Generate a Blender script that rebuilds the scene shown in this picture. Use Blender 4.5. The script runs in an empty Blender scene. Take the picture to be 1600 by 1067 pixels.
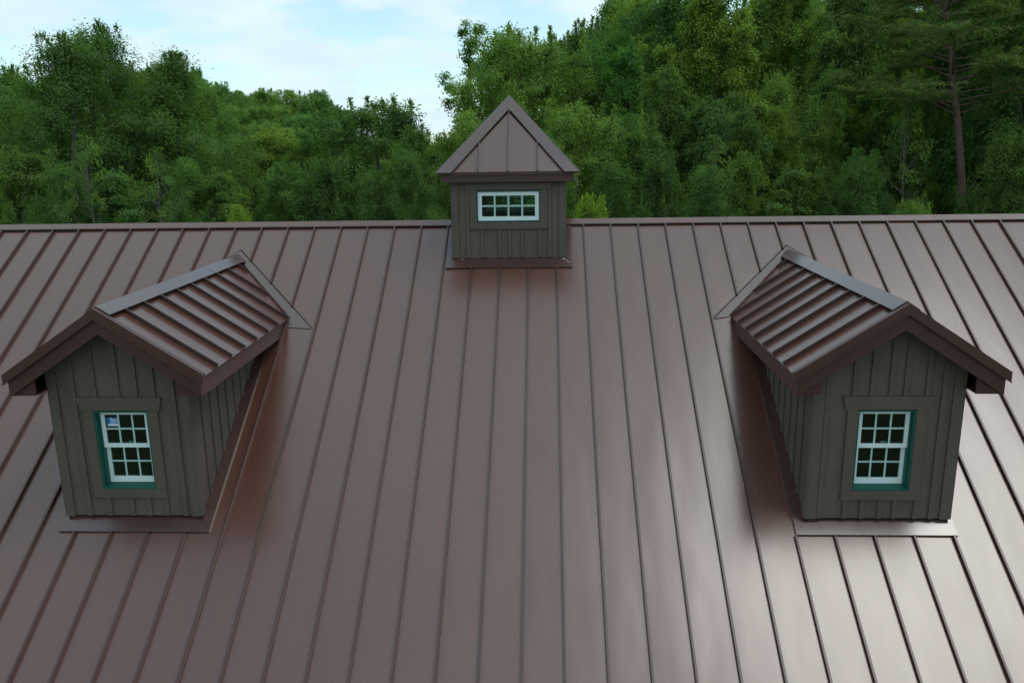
import bpy, bmesh, math, random
import numpy as np
from mathutils import Vector, Matrix

# ------------------------------------------------------------------ camera
scn = bpy.context.scene
COL = scn.collection
CAM = (0.64195, -12.39462, 1.21845)
YAW, PITCH, ROLL, FPX = -0.04191972, 0.23635433, -0.01448307, 1281.8179

def cam_basis():
    cy, sy, cp, sp = math.cos(YAW), math.sin(YAW), math.cos(PITCH), math.sin(PITCH)
    f = Vector((sy * cp, cy * cp, -sp)); r = Vector((cy, -sy, 0)); u = r.cross(f)
    c, s = math.cos(ROLL), math.sin(ROLL)
    return r * c + u * s, u * c - r * s, f
CR, CU, CF = cam_basis()
cam = bpy.data.cameras.new('camera')
cam.sensor_width = 36.0; cam.sensor_fit = 'HORIZONTAL'
cam.lens = FPX / 1600 * 36; cam.clip_start = 0.1; cam.clip_end = 3000
cam_o = bpy.data.objects.new('camera', cam); COL.objects.link(cam_o)
cam_o.matrix_world = Matrix(((CR.x, CU.x, -CF.x, CAM[0]), (CR.y, CU.y, -CF.y, CAM[1]), (CR.z, CU.z, -CF.z, CAM[2]), (0, 0, 0, 1)))
scn.camera = cam_o

# ------------------------------------------------------------------ sky, sun, exposure
SUN_EL, SUN_AZ = math.radians(67), math.radians(101)       # azimuth clockwise from +Y
SUN_DIR = Vector((math.sin(SUN_AZ) * math.cos(SUN_EL), math.cos(SUN_AZ) * math.cos(SUN_EL), math.sin(SUN_EL)))
world = bpy.data.worlds.new('World'); scn.world = world; world.use_nodes = True
wn, wl = world.node_tree.nodes, world.node_tree.links
wn.clear()
w_out = wn.new('ShaderNodeOutputWorld'); w_bg = wn.new('ShaderNodeBackground')
w_bg.inputs['Strength'].default_value = 0.1
sky = wn.new('ShaderNodeTexSky'); sky.sky_type = 'NISHITA'; sky.sun_disc = False
sky.sun_elevation = SUN_EL; sky.sun_rotation = SUN_AZ
sky.air_density = 1.0; sky.dust_density = 0.5; sky.ozone_density = 2.0
tc = wn.new('ShaderNodeTexCoord'); sep = wn.new('ShaderNodeSeparateXYZ')
wl.new(tc.outputs['Generated'], sep.inputs[0])
def wmath(op, a, b=None, clamp=False):
    n = wn.new('ShaderNodeMath'); n.operation = op; n.use_clamp = clamp
    for i, v in enumerate((a, b)):
        if v is None: continue
        if isinstance(v, (int, float)): n.inputs[i].default_value = v
        else: wl.new(v, n.inputs[i])
    return n.outputs[0]
zz = wmath('ADD', wmath('MAXIMUM', sep.outputs[2], 0.0), 0.22)
comb = wn.new('ShaderNodeCombineXYZ')
wl.new(wmath('DIVIDE', sep.outputs[0], zz), comb.inputs[0]); wl.new(wmath('DIVIDE', sep.outputs[1], zz), comb.inputs[1])
comb.inputs[2].default_value = 3.7
cn = wn.new('ShaderNodeTexNoise'); cn.inputs['Scale'].default_value = 1.9; cn.inputs['Detail'].default_value = 7; cn.inputs['Roughness'].default_value = 0.52
wl.new(comb.outputs[0], cn.inputs['Vector'])
cr = wn.new('ShaderNodeValToRGB'); cr.color_ramp.interpolation = 'EASE'
cr.color_ramp.elements[0].position = 0.40; cr.color_ramp.elements[0].color = (0.28, 0.28, 0.28, 1)
cr.color_ramp.elements[1].position = 0.57; cr.color_ramp.elements[1].color = (1, 1, 1, 1)
wl.new(cn.outputs[0], cr.inputs[0])
cn2 = wn.new('ShaderNodeTexNoise'); cn2.inputs['Scale'].default_value = 3.2; cn2.inputs['Detail'].default_value = 5
wl.new(comb.outputs[0], cn2.inputs['Vector'])
ccol = wn.new('ShaderNodeMix'); ccol.data_type = 'RGBA'
ccol.inputs['A'].default_value = (3.0, 3.9, 4.35, 1); ccol.inputs['B'].default_value = (4.2, 4.95, 5.2, 1)
wl.new(cn2.outputs[0], ccol.inputs['Factor'])
wmix = wn.new('ShaderNodeMix'); wmix.data_type = 'RGBA'
wl.new(cr.outputs[0], wmix.inputs['Factor']); wt = wn.new('ShaderNodeMix'); wt.data_type = 'RGBA'; wt.blend_type = 'MULTIPLY'; wt.inputs['Factor'].default_value = 1
wl.new(sky.outputs[0], wt.inputs['A']); wt.inputs['B'].default_value = (0.76, 0.90, 0.83, 1)
wl.new(wt.outputs['Result'], wmix.inputs['A']); wl.new(ccol.outputs['Result'], wmix.inputs['B'])
wl.new(wmix.outputs['Result'], w_bg.inputs['Color']); wl.new(w_bg.outputs[0], w_out.inputs[0])

sun = bpy.data.lights.new('sun', 'SUN'); sun.energy = 0.5; sun.angle = math.radians(27); sun.color = (1.0, 0.985, 0.955)
sun_o = bpy.data.objects.new('sun', sun); COL.objects.link(sun_o)
sun_o.rotation_euler = SUN_DIR.to_track_quat('Z', 'Y').to_euler(); sun_o.location = SUN_DIR * 60
scn.view_settings.view_transform = 'Standard'; scn.view_settings.look = 'None'
scn.view_settings.exposure = 1.1; scn.view_settings.gamma = 1.0; scn.view_settings.use_curve_mapping = False
scn.render.engine = 'CYCLES'
scn.render.resolution_x, scn.render.resolution_y = 1024, 682

# ------------------------------------------------------------------ materials
class NT:
    def __init__(s, name):
        s.m = bpy.data.materials.new(name); s.m.use_nodes = True
        s.n, s.l = s.m.node_tree.nodes, s.m.node_tree.links
        s.b = s.n['Principled BSDF']
    def new(s, t, **k):
        n = s.n.new(t)
        for a, v in k.items(): setattr(n, a, v)
        return n
    def noise(s, vec, scale, detail=4, rough=0.5):
        n = s.new('ShaderNodeTexNoise'); n.inputs['Scale'].default_value = scale
        n.inputs['Detail'].default_value = detail; n.inputs['Roughness'].default_value = rough
        s.l.new(vec, n.inputs['Vector']); return n.outputs[0]
    def pos(s, scale=(1, 1, 1)):
        g = s.new('ShaderNodeNewGeometry'); mp = s.new('ShaderNodeMapping')
        mp.inputs['Scale'].default_value = scale
        s.l.new(g.outputs['Position'], mp.inputs[0]); return mp.outputs[0]
    def ramp(s, v, a, b, p0=0.3, p1=0.7):
        r = s.new('ShaderNodeMapRange'); r.inputs[1].default_value = p0; r.inputs[2].default_value = p1
        r.inputs[3].default_value = a; r.inputs[4].default_value = b
        s.l.new(v, r.inputs[0]); return r.outputs[0]
    def mix(s, f, a, b):
        m = s.new('ShaderNodeMix', data_type='RGBA')
        for k, v in (('Factor', f), ('A', a), ('B', b)):
            if isinstance(v, tuple): m.inputs[k].default_value = (*v, 1)
            elif isinstance(v, (int, float)): m.inputs[k].default_value = v
            else: s.l.new(v, m.inputs[k])
        return m.outputs['Result']
    def bump(s, h, strength, dist, prev=None):
        b = s.new('ShaderNodeBump'); b.inputs['Strength'].default_value = strength; b.inputs['Distance'].default_value = dist
        s.l.new(h, b.inputs['Height'])
        if prev is not None: s.l.new(prev, b.inputs['Normal'])
        return b.outputs[0]

def metal_paint(name, c0, c1, rough=0.36, spec=0.9, wave=0.004, ior=1.5):
    t = NT(name); p = t.pos()
    n1 = t.noise(p, 0.8, 3)
    st = t.noise(t.pos((11, 0.45, 0.45)), 1.3, 5, 0.65)      # faint run-off streaks
    oi = t.new('ShaderNodeObjectInfo')
    a1 = t.new('ShaderNodeMath', operation='ADD'); t.l.new(t.ramp(n1, 0, 0.35), a1.inputs[0]); t.l.new(t.ramp(st, 0, 0.35), a1.inputs[1])
    a2 = t.new('ShaderNodeMath', operation='ADD'); t.l.new(a1.outputs[0], a2.inputs[0]); t.l.new(t.ramp(oi.outputs['Random'], 0, 0.3, 0, 1), a2.inputs[1])
    col = t.mix(a2.outputs[0], c0, c1)
    t.l.new(col, t.b.inputs['Base Color'])
    ps = t.pos((1.0, 0.33, 0.33))
    sc = t.noise(t.pos((2.5, 0.8, 0.8)), 1.6, 5, 0.6)
    t.l.new(t.ramp(sc, rough - 0.012, rough + 0.02), t.b.inputs['Roughness'])
    t.b.inputs['Specular IOR Level'].default_value = spec
    t.b.inputs['IOR'].default_value = ior
    oil = t.noise(ps, 1.7, 2, 0.4)
    t.l.new(t.bump(oil, 0.6, wave * 4), t.b.inputs['Normal'])
    t.b.inputs['Specular Tint'].default_value = (1.0, 0.97, 0.93, 1)
    return t.m

def wood_paint(name, c0, c1, rough=0.7):
    t = NT(name)
    pv = t.pos((26, 26, 1.6)); p = t.pos()
    g = t.noise(pv, 5.0, 6, 0.6); big = t.noise(p, 1.6, 4); sp = t.noise(p, 60, 3, 0.6)
    f = t.new('ShaderNodeMath', operation='ADD'); t.l.new(t.ramp(big, 0, 0.6), f.inputs[0]); t.l.new(t.ramp(g, 0, 0.4), f.inputs[1])
    t.l.new(t.mix(f.outputs[0], c0, c1), t.b.inputs['Base Color'])
    t.b.inputs['Roughness'].default_value = rough; t.b.inputs['Specular IOR Level'].default_value = 0.35
    b1 = t.bump(g, 0.5, 0.004)
    t.l.new(t.bump(sp, 0.2, 0.002, b1), t.b.inputs['Normal'])
    return t.m

def plain(name, c, rough=0.5, spec=0.5, var=0.12, scale=9):
    t = NT(name); n = t.noise(t.pos(), scale, 5, 0.6)
    d = tuple(x * (1 - var) for x in c); e = tuple(min(1, x * (1 + var)) for x in c)
    t.l.new(t.mix(t.ramp(n, 0, 1), d, e), t.b.inputs['Base Color'])
    t.b.inputs['Roughness'].default_value = rough; t.b.inputs['Specular IOR Level'].default_value = spec
    return t.m

M = {}
M['roof'] = metal_paint('brown_roof_metal', (0.084, 0.0305, 0.0192), (0.096, 0.0355, 0.0228), 0.27, 0.5, 0.004, 1.92)
M['rib'] = metal_paint('shade_darkened_seam_metal', (0.050, 0.021, 0.016), (0.055, 0.023, 0.018), 0.35, 0.5, 0.001, 1.6)  # the roof metal, darkened so the shade at seams and ribs is in the colour
M['cap'] = metal_paint('brown_cap_metal', (0.054, 0.023, 0.019), (0.060, 0.026, 0.021), 0.22, 0.5, 0.002, 2.0)
M['trim'] = metal_paint('dark_brown_trim_metal', (0.062, 0.0235, 0.0185), (0.072, 0.028, 0.022), 0.40, 0.5, 0.002)
M['siding'] = wood_paint('olive_brown_painted_wood', (0.085, 0.065, 0.050), (0.142, 0.110, 0.087))
M['board'] = wood_paint('olive_brown_painted_trim', (0.086, 0.067, 0.052), (0.120, 0.095, 0.075), 0.65)
M['white'] = plain('white_vinyl', (0.72, 0.82, 0.80), 0.4, 0.4, 0.04)
M['muntin'] = plain('pale_muntin', (0.42, 0.60, 0.54), 0.4, 0.4, 0.05)
M['green'] = plain('green_painted_frame', (0.009, 0.092, 0.068), 0.5, 0.4, 0.15)
M['dark'] = plain('dark_gap', (0.012, 0.011, 0.010), 0.8, 0.2)
M['gap_shade'] = plain('black_shadow_gap', (0.010, 0.009, 0.009), 0.7, 0.3)  # black colour standing in for the shadow gap along the valley flashing
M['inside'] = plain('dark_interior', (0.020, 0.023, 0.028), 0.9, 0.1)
M['wallb'] = plain('barn_wall_paint', (0.08, 0.075, 0.058), 0.7, 0.3)
M['concrete'] = plain('concrete', (0.30, 0.29, 0.27), 0.9, 0.2)
M['sticker_blue'] = plain('blue_print', (0.010, 0.17, 0.45), 0.4, 0.4, 0.03)
M['sticker_white'] = plain('white_print', (0.75, 0.82, 0.84), 0.4, 0.4, 0.03)
M['sticker_grey'] = plain('pale_print', (0.45, 0.58, 0.56), 0.4, 0.4, 0.03)
M['bark'] = wood_paint('grey_bark', (0.075, 0.062, 0.05), (0.19, 0.165, 0.14), 0.9)
M['pinebark'] = wood_paint('pine_bark', (0.085, 0.055, 0.038), (0.17, 0.12, 0.09), 0.9)

def glass_mat():
    t = NT('window_glass'); n, l = t.n, t.l
    tr = n.new('ShaderNodeBsdfTransparent'); tr.inputs[0].default_value = (0.72, 0.86, 0.82, 1)
    gl = n.new('ShaderNodeBsdfGlossy'); gl.inputs['Roughness'].default_value = 0.02
    fr = n.new('ShaderNodeFresnel'); fr.inputs[0].default_value = 1.5
    mx = n.new('ShaderNodeMixShader'); l.new(fr.outputs[0], mx.inputs[0]); l.new(tr.outputs[0], mx.inputs[1]); l.new(gl.outputs[0], mx.inputs[2])
    l.new(mx.outputs[0], n['Material Output'].inputs[0]); n.remove(t.b)
    return t.m
M['glass'] = glass_mat()

def leaf_mat(name, dark, light, transl=0.34):
    t = NT(name); n, l = t.n, t.l
    at = n.new('ShaderNodeAttribute'); at.attribute_name = 'tint'
    oi = n.new('ShaderNodeObjectInfo')
    c = t.mix(at.outputs['Fac'], dark, light)
    mu = n.new('ShaderNodeMix'); mu.data_type = 'RGBA'; mu.blend_type = 'MULTIPLY'; mu.inputs['Factor'].default_value = 1
    l.new(c, mu.inputs['A']); l.new(oi.outputs['Color'], mu.inputs['B'])
    l.new(mu.outputs['Result'], t.b.inputs['Base Color'])
    t.b.inputs['Roughness'].default_value = 0.6; t.b.inputs['Specular IOR Level'].default_value = 0.15
    tl = n.new('ShaderNodeBsdfTranslucent')
    tm = n.new('ShaderNodeMix'); tm.data_type = 'RGBA'; tm.blend_type = 'MULTIPLY'; tm.inputs['Factor'].default_value = 1
    l.new(mu.outputs['Result'], tm.inputs['A']); tm.inputs['B'].default_value = (1.25, 1.35, 0.6, 1)
    l.new(tm.outputs['Result'], tl.inputs[0])
    mx = n.new('ShaderNodeMixShader'); mx.inputs[0].default_value = transl
    l.new(t.b.outputs[0], mx.inputs[1]); l.new(tl.outputs[0], mx.inputs[2])
    l.new(mx.outputs[0], n['Material Output'].inputs[0])
    return t.m
M['leaf'] = leaf_mat('broad_leaves', (0.058, 0.130, 0.040), (0.225, 0.345, 0.085), 0.48)
M['needle'] = leaf_mat('pine_needles', (0.030, 0.055, 0.020), (0.070, 0.100, 0.035), 0.2)

def ground_mat():
    t = NT('grass_ground'); p = t.pos()
    t.l.new(t.mix(t.ramp(t.noise(p, 0.25, 8, 0.65), 0, 1), (0.035, 0.06, 0.016), (0.075, 0.095, 0.03)), t.b.inputs['Base Color'])
    t.b.inputs['Roughness'].default_value = 0.95
    t.l.new(t.bump(t.noise(p, 9, 6, 0.7), 0.8, 0.06), t.b.inputs['Normal'])
    return t.m
M['ground'] = ground_mat()

# ------------------------------------------------------------------ object helpers
ORG = {}
def tag(o, label=None, cat=None, group=None, kind=None):
    if label: o['label'] = label
    if cat: o['category'] = cat
    if group: o['group'] = group
    if kind: o['kind'] = kind
    return o
def link(o, parent, origin):
    COL.objects.link(o)
    origin = Vector(origin)
    if parent is not None:
        o.parent = parent; o.location = origin - ORG[parent.name]
    else: o.location = origin
    ORG[o.name] = origin
    return o
def empty(name, loc):
    o = bpy.data.objects.new(name, None); o.empty_display_size = 0.3
    return link(o, None, loc)
def solid(name, polys, mat, parent=None, smooth=False):
    """polys: list of (verts, faces) in world coordinates, linked as one object with its origin at their centre"""
    vs, fs = [], []
    for v, f in polys:
        k = len(vs); vs += [Vector(p) for p in v]; fs += [[i + k for i in q] for q in f]
    c = sum(vs, Vector()) / len(vs)
    me = bpy.data.meshes.new(name)
    me.from_pydata([v - c for v in vs], [], fs)
    bm = bmesh.new(); bm.from_mesh(me); bmesh.ops.recalc_face_normals(bm, faces=bm.faces[:])
    if smooth:
        for f in bm.faces: f.smooth = True
    bm.to_mesh(me); bm.free()
    me.materials.append(mat)
    return link(bpy.data.objects.new(name, me), parent, c)
BOXF = [[0, 3, 2, 1], [4, 5, 6, 7], [0, 1, 5, 4], [1, 2, 6, 5], [2, 3, 7, 6], [3, 0, 4, 7]]
def boxp(x0, x1, y0, y1, z0, z1):
    return ([(x0, y0, z0), (x1, y0, z0), (x1, y1, z0), (x0, y1, z0), (x0, y0, z1), (x1, y0, z1), (x1, y1, z1), (x0, y1, z1)], BOXF)
def prism(pts, d):
    n = len(pts); d = Vector(d); a = [Vector(p) for p in pts]
    return (a + [p + d for p in a], [list(range(n)), [n + i for i in range(n)][::-1]] + [[i, (i + 1) % n, n + (i + 1) % n, n + i] for i in range(n)])
_boxes = {}
def box(name, x0, x1, y0, y1, z0, z1, mat, parent, bev=0.0025):
    """a lightly bevelled board; equal sizes share mesh data"""
    dims = (round(x1 - x0, 4), round(y1 - y0, 4), round(z1 - z0, 4), mat.name)
    me = _boxes.get(dims)
    if me is None:
        me = bpy.data.meshes.new(name); bm = bmesh.new()
        bmesh.ops.create_cube(bm, size=1.0)
        for v in bm.verts: v.co = Vector((v.co.x * dims[0], v.co.y * dims[1], v.co.z * dims[2]))
        if bev and min(dims[:3]) > 3 * bev: bmesh.ops.bevel(bm, geom=bm.edges[:], offset=bev, segments=1, affect='EDGES')
        bm.to_mesh(me); bm.free(); me.materials.append(mat); _boxes[dims] = me
    return link(bpy.data.objects.new(name, me), parent, ((x0 + x1) / 2, (y0 + y1) / 2, (z0 + z1) / 2))

# ------------------------------------------------------------------ terrain
GZ = -8.2
def sstep(a, b, x):
    t = min(1, max(0, (x - a) / (b - a))); return t * t * (3 - 2 * t)
def terrain(x, y):
    return GZ + 7.5 * sstep(50, 140, y) * (0.55 + 0.45 * sstep(40, -60, x)) + 0.25 * math.sin(x * 0.13) * math.cos(y * 0.11) * sstep(12, 40, abs(y))
def build_ground():
    xs = sorted(set([-2500, -1200, -600, -300] + list(range(-200, 201, 8)) + [300, 600, 1200, 2500]))
    ys = sorted(set([-2500, -1200, -600, -300] + list(range(-100, 301, 8)) + [400, 700, 1300, 2500]))
    v = [(x, y, terrain(x, y)) for y in ys for x in xs]; w = len(xs)
    f = [[j * w + i, j * w + i + 1, (j + 1) * w + i + 1, (j + 1) * w + i] for j in range(len(ys) - 1) for i in range(w - 1)]
    g = solid('ground', [(v, f)], M['ground'], smooth=True)
    tag(g, kind='structure')
build_ground()

# ------------------------------------------------------------------ barn: roof
SL = 7.7 / 12; SA = math.atan(SL); SS, SC = math.sin(SA), math.cos(SA)
SP = 0.4064                       # seam spacing
YE = -7.7                         # eave
YR = 0.10                         # ridge
def S(x, y, h=0.0): return Vector((x, y - h * SS, SL * y + h * SC))
rnd = random.Random(11)
barn = empty('barn', (0, -1, GZ))
tag(barn, 'big barn with a brown standing seam metal roof carrying two dormers and a cupola', 'barn')
I0, I1 = -8, 46
XL, XR = (I0 - 19) * SP, (I1 - 19) * SP
YB = 2 * YR - YE                  # back eave
deck = solid('roof', [prism([S(XL, YE, -0.03), S(XL, YR, -0.03), (XL, YB, SL * YE - 0.03), (XL, YB, SL * YE - 0.20), (XL, YR, SL * YR - 0.22), S(XL, YE, -0.2)], (XR - XL, 0, 0))], M['trim'], barn)
LDX, RDX = -3.862, 4.125          # dormer centres
DORM = ((LDX, 1.40), (RDX, 1.25))
CUX, CUYF, CUH = 0.127, -0.64, 0.797
VAL0, VALK = -0.43, 0.996         # edge line of the valley flashing: y = VAL0 - VALK*|u|
APY = -4.395                      # lower edge of the dormer aprons

# pans, one object each, sharing a mesh
def pan_mesh():
    me = bpy.data.meshes.new('roof_panel'); bm = bmesh.new()
    w = SP / 2 - 0.001; L = (YR - YE) / SC / 2
    ny = 10; xs = (-w, -w * 0.5, 0, w * 0.5, w); g = []
    for j in range(ny + 1):
        for x in xs: g.append(bm.verts.new((x, -L + 2 * L * j / ny, 0)))
    for j in range(ny):
        for i in range(4):
            f = bm.faces.new([g[j * 5 + i], g[j * 5 + i + 1], g[(j + 1) * 5 + i + 1], g[(j + 1) * 5 + i]]); f.smooth = True
    bm.to_mesh(me); bm.free(); me.materials.append(M['roof']); return me
pan = pan_mesh()
for i in range(I0, I1):
    o = bpy.data.objects.new('roof_panel', pan)
    link(o, deck, S((i + 0.5 - 19) * SP, (YE + YR) / 2, rnd.uniform(-0.0006, 0.0006)))
    o.rotation_euler = Matrix.Rotation(SA, 3, 'X').to_euler()
    o.rotation_euler.rotate_axis('Y', rnd.gauss(0, 0.0035)); o.rotation_euler.rotate_axis('X', rnd.gauss(0, 0.0006))

def seam_piece(x, y0, y1):
    # standing seam: upright leg, folded head and two small shoulders
    def sec(a, b, h0, h1):
        p = [S(x + a, y0, h0), S(x + b, y0, h0), S(x + b, y0, h1), S(x + a, y0, h1)]
        return prism(p, S(0, y1) - S(0, y0))
    return solid('standing_seam', [sec(-0.003, 0.003, -0.004, 0.030), sec(-0.013, 0.009, 0.029, 0.037), sec(-0.013, -0.010, 0.022, 0.029)], M['rib'], deck)
def seam_cuts(x):
    segs = [(YE, 0.022)]
    for cx, reach in DORM:
        u = abs(x - cx)
        if u < reach:
            yt = VAL0 - VALK * u
            if u < 0.885: yb = APY
            else: yb = min(VAL0 - VALK * u - 0.02, -1.70)
            segs = [(YE, yb), (yt + 0.004, 0.022)]
    if abs(x - CUX) < 0.9: segs = [(segs[0][0], -0.80)]
    return segs
for i in range(I0, I1 + 1):
    for y0, y1 in seam_cuts((i - 19) * SP): seam_piece((i - 19) * SP, y0, y1)
# back slope: the same sheets, seen by nobody here, one mesh with its ribs
bk = [prism([(XL, YR, SL * YR), (XR, YR, SL * YR), (XR, YB, SL * YE), (XL, YB, SL * YE)], (0, 0.006, 0.012))]
for i in range(I0, I1 + 1):
    x = (i - 19) * SP
    bk.append(prism([(x - 0.006, YR, SL * YR + 0.01), (x + 0.006, YR, SL * YR + 0.01), (x + 0.006, YB, SL * YE + 0.01), (x - 0.006, YB, SL * YE + 0.01)], (0, 0.02, 0.033)))
o = solid('back_slope', bk, M['roof'], deck)

# ridge cap in lengths, interrupted by the cupola
def ridge_cap(x0, x1):
    z0 = 0.042
    prof = [(-0.005, z0 - 0.014), (-0.005, z0), (YR, z0 + SL * (YR + 0.005)), (2 * YR + 0.005, z0), (2 * YR + 0.005, z0 - 0.014), (YR, z0 + SL * (YR + 0.005) - 0.012), (0.0, z0 - 0.006)]
    n = len(prof); a = [(x0, y, z) for y, z in prof]; b = [(x1, y, z + rnd.uniform(-0.0015, 0.0015)) for y, z in prof]
    return solid('ridge_cap', [(a + b, [[i, (i + 1) % n, n + (i + 1) % n, n + i] for i in range(n)])], M['roof'], deck)
for x0, x1 in ((XL, -7.62), (-7.617, -4.57), (-4.567, -1.9), (-1.897, CUX - CUH - 0.002), (CUX + CUH + 0.002, 1.45), (1.453, 3.35), (3.353, 6.4), (6.403, 9.45), (9.453, XR)): ridge_cap(x0, x1)
# closure under the ridge cap
for x0, x1 in ((XL, CUX - CUH - 0.004), (CUX + CUH + 0.004, XR)):
    solid('ridge_closure', [prism([(x0, 0.012, 0.009), (x0, 0.03, 0.045), (x0, 0.05, 0.045), (x0, 0.03, 0.02)], (x1 - x0, 0, 0))], M['dark'], deck)
# eave drip and walls below
solid('eave_trim', [prism([S(XL, YE - 0.03, -0.002), S(XL, YE + 0.0, -0.002), S(XL, YE, -0.22), S(XL, YE - 0.03, -0.22)], (XR - XL, 0, 0))], M['trim'], barn)
wx0, wx1, wy0, wy1, wt = XL + 0.5, XR - 0.5, YE + 0.6, YB - 0.6, SL * (YE + 0.6) - 0.25
solid('wall', [boxp(wx0, wx1, wy0, wy0 + 0.15, GZ - 0.3, wt)], M['wallb'], barn)
solid('wall', [boxp(wx0, wx1, wy1 - 0.15, wy1, GZ - 0.3, wt)], M['wallb'], barn)
for x in (wx0, wx1 - 0.15):
    solid('gable_wall', [prism([(x, wy0 + 0.15, GZ - 0.3), (x, wy1 - 0.15, GZ - 0.3), (x, wy1 - 0.15, wt), (x, YR, SL * YR - 0.26), (x, wy0 + 0.15, wt)], (0.15, 0, 0))], M['wallb'], barn)
solid('foundation', [boxp(wx0 - 0.05, wx1 + 0.05, wy0 - 0.05, wy1 + 0.05, GZ - 0.4, GZ + 0.25)], M['concrete'], barn)

# ------------------------------------------------------------------ windows
def sash(name_, cx, yf, x0, x1, z0, z1, stile, top, bot, cols, rows, mw, parent, th=0.03):
    """one glazed frame: stiles, rails, muntins and every pane its own object"""
    P = [boxp(x0, x0 + stile, yf, yf + th, z0, z1), boxp(x1 - stile, x1, yf, yf + th, z0, z1),
         boxp(x0 + stile, x1 - stile, yf + 0.001, yf + th - 0.001, z1 - top, z1), boxp(x0 + stile, x1 - stile, yf + 0.001, yf + th - 0.001, z0, z0 + bot)]
    solid('window_sash', P, M['white'], parent)
    gx0, gx1, gz0, gz1 = x0 + stile, x1 - stile, z0 + bot, z1 - top
    pw = (gx1 - gx0 - (cols - 1) * mw) / cols; ph = (gz1 - gz0 - (rows - 1) * mw) / rows
    for c in range(1, cols):
        a = gx0 + c * pw + (c - 1) * mw
        box('muntin', a, a + mw, yf + 0.010, yf + 0.020, gz0, gz1, M['muntin'], parent, 0.002)
    for r in range(1, rows):
        a = gz0 + r * ph + (r - 1) * mw
        for c in range(cols):
            b = gx0 + c * (pw + mw)
            box('muntin', b, b + pw, yf + 0.0105, yf + 0.0195, a, a + mw, M['muntin'], parent, 0.002)
    for c in range(cols):
        for r in range(rows):
            a, b = gx0 + c * (pw + mw), gz0 + r * (ph + mw)
            box('pane', a, a + pw, yf + 0.012, yf + 0.018, b, b + ph, M['glass'], parent, 0)
    return gx0, gz1, pw, ph

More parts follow.
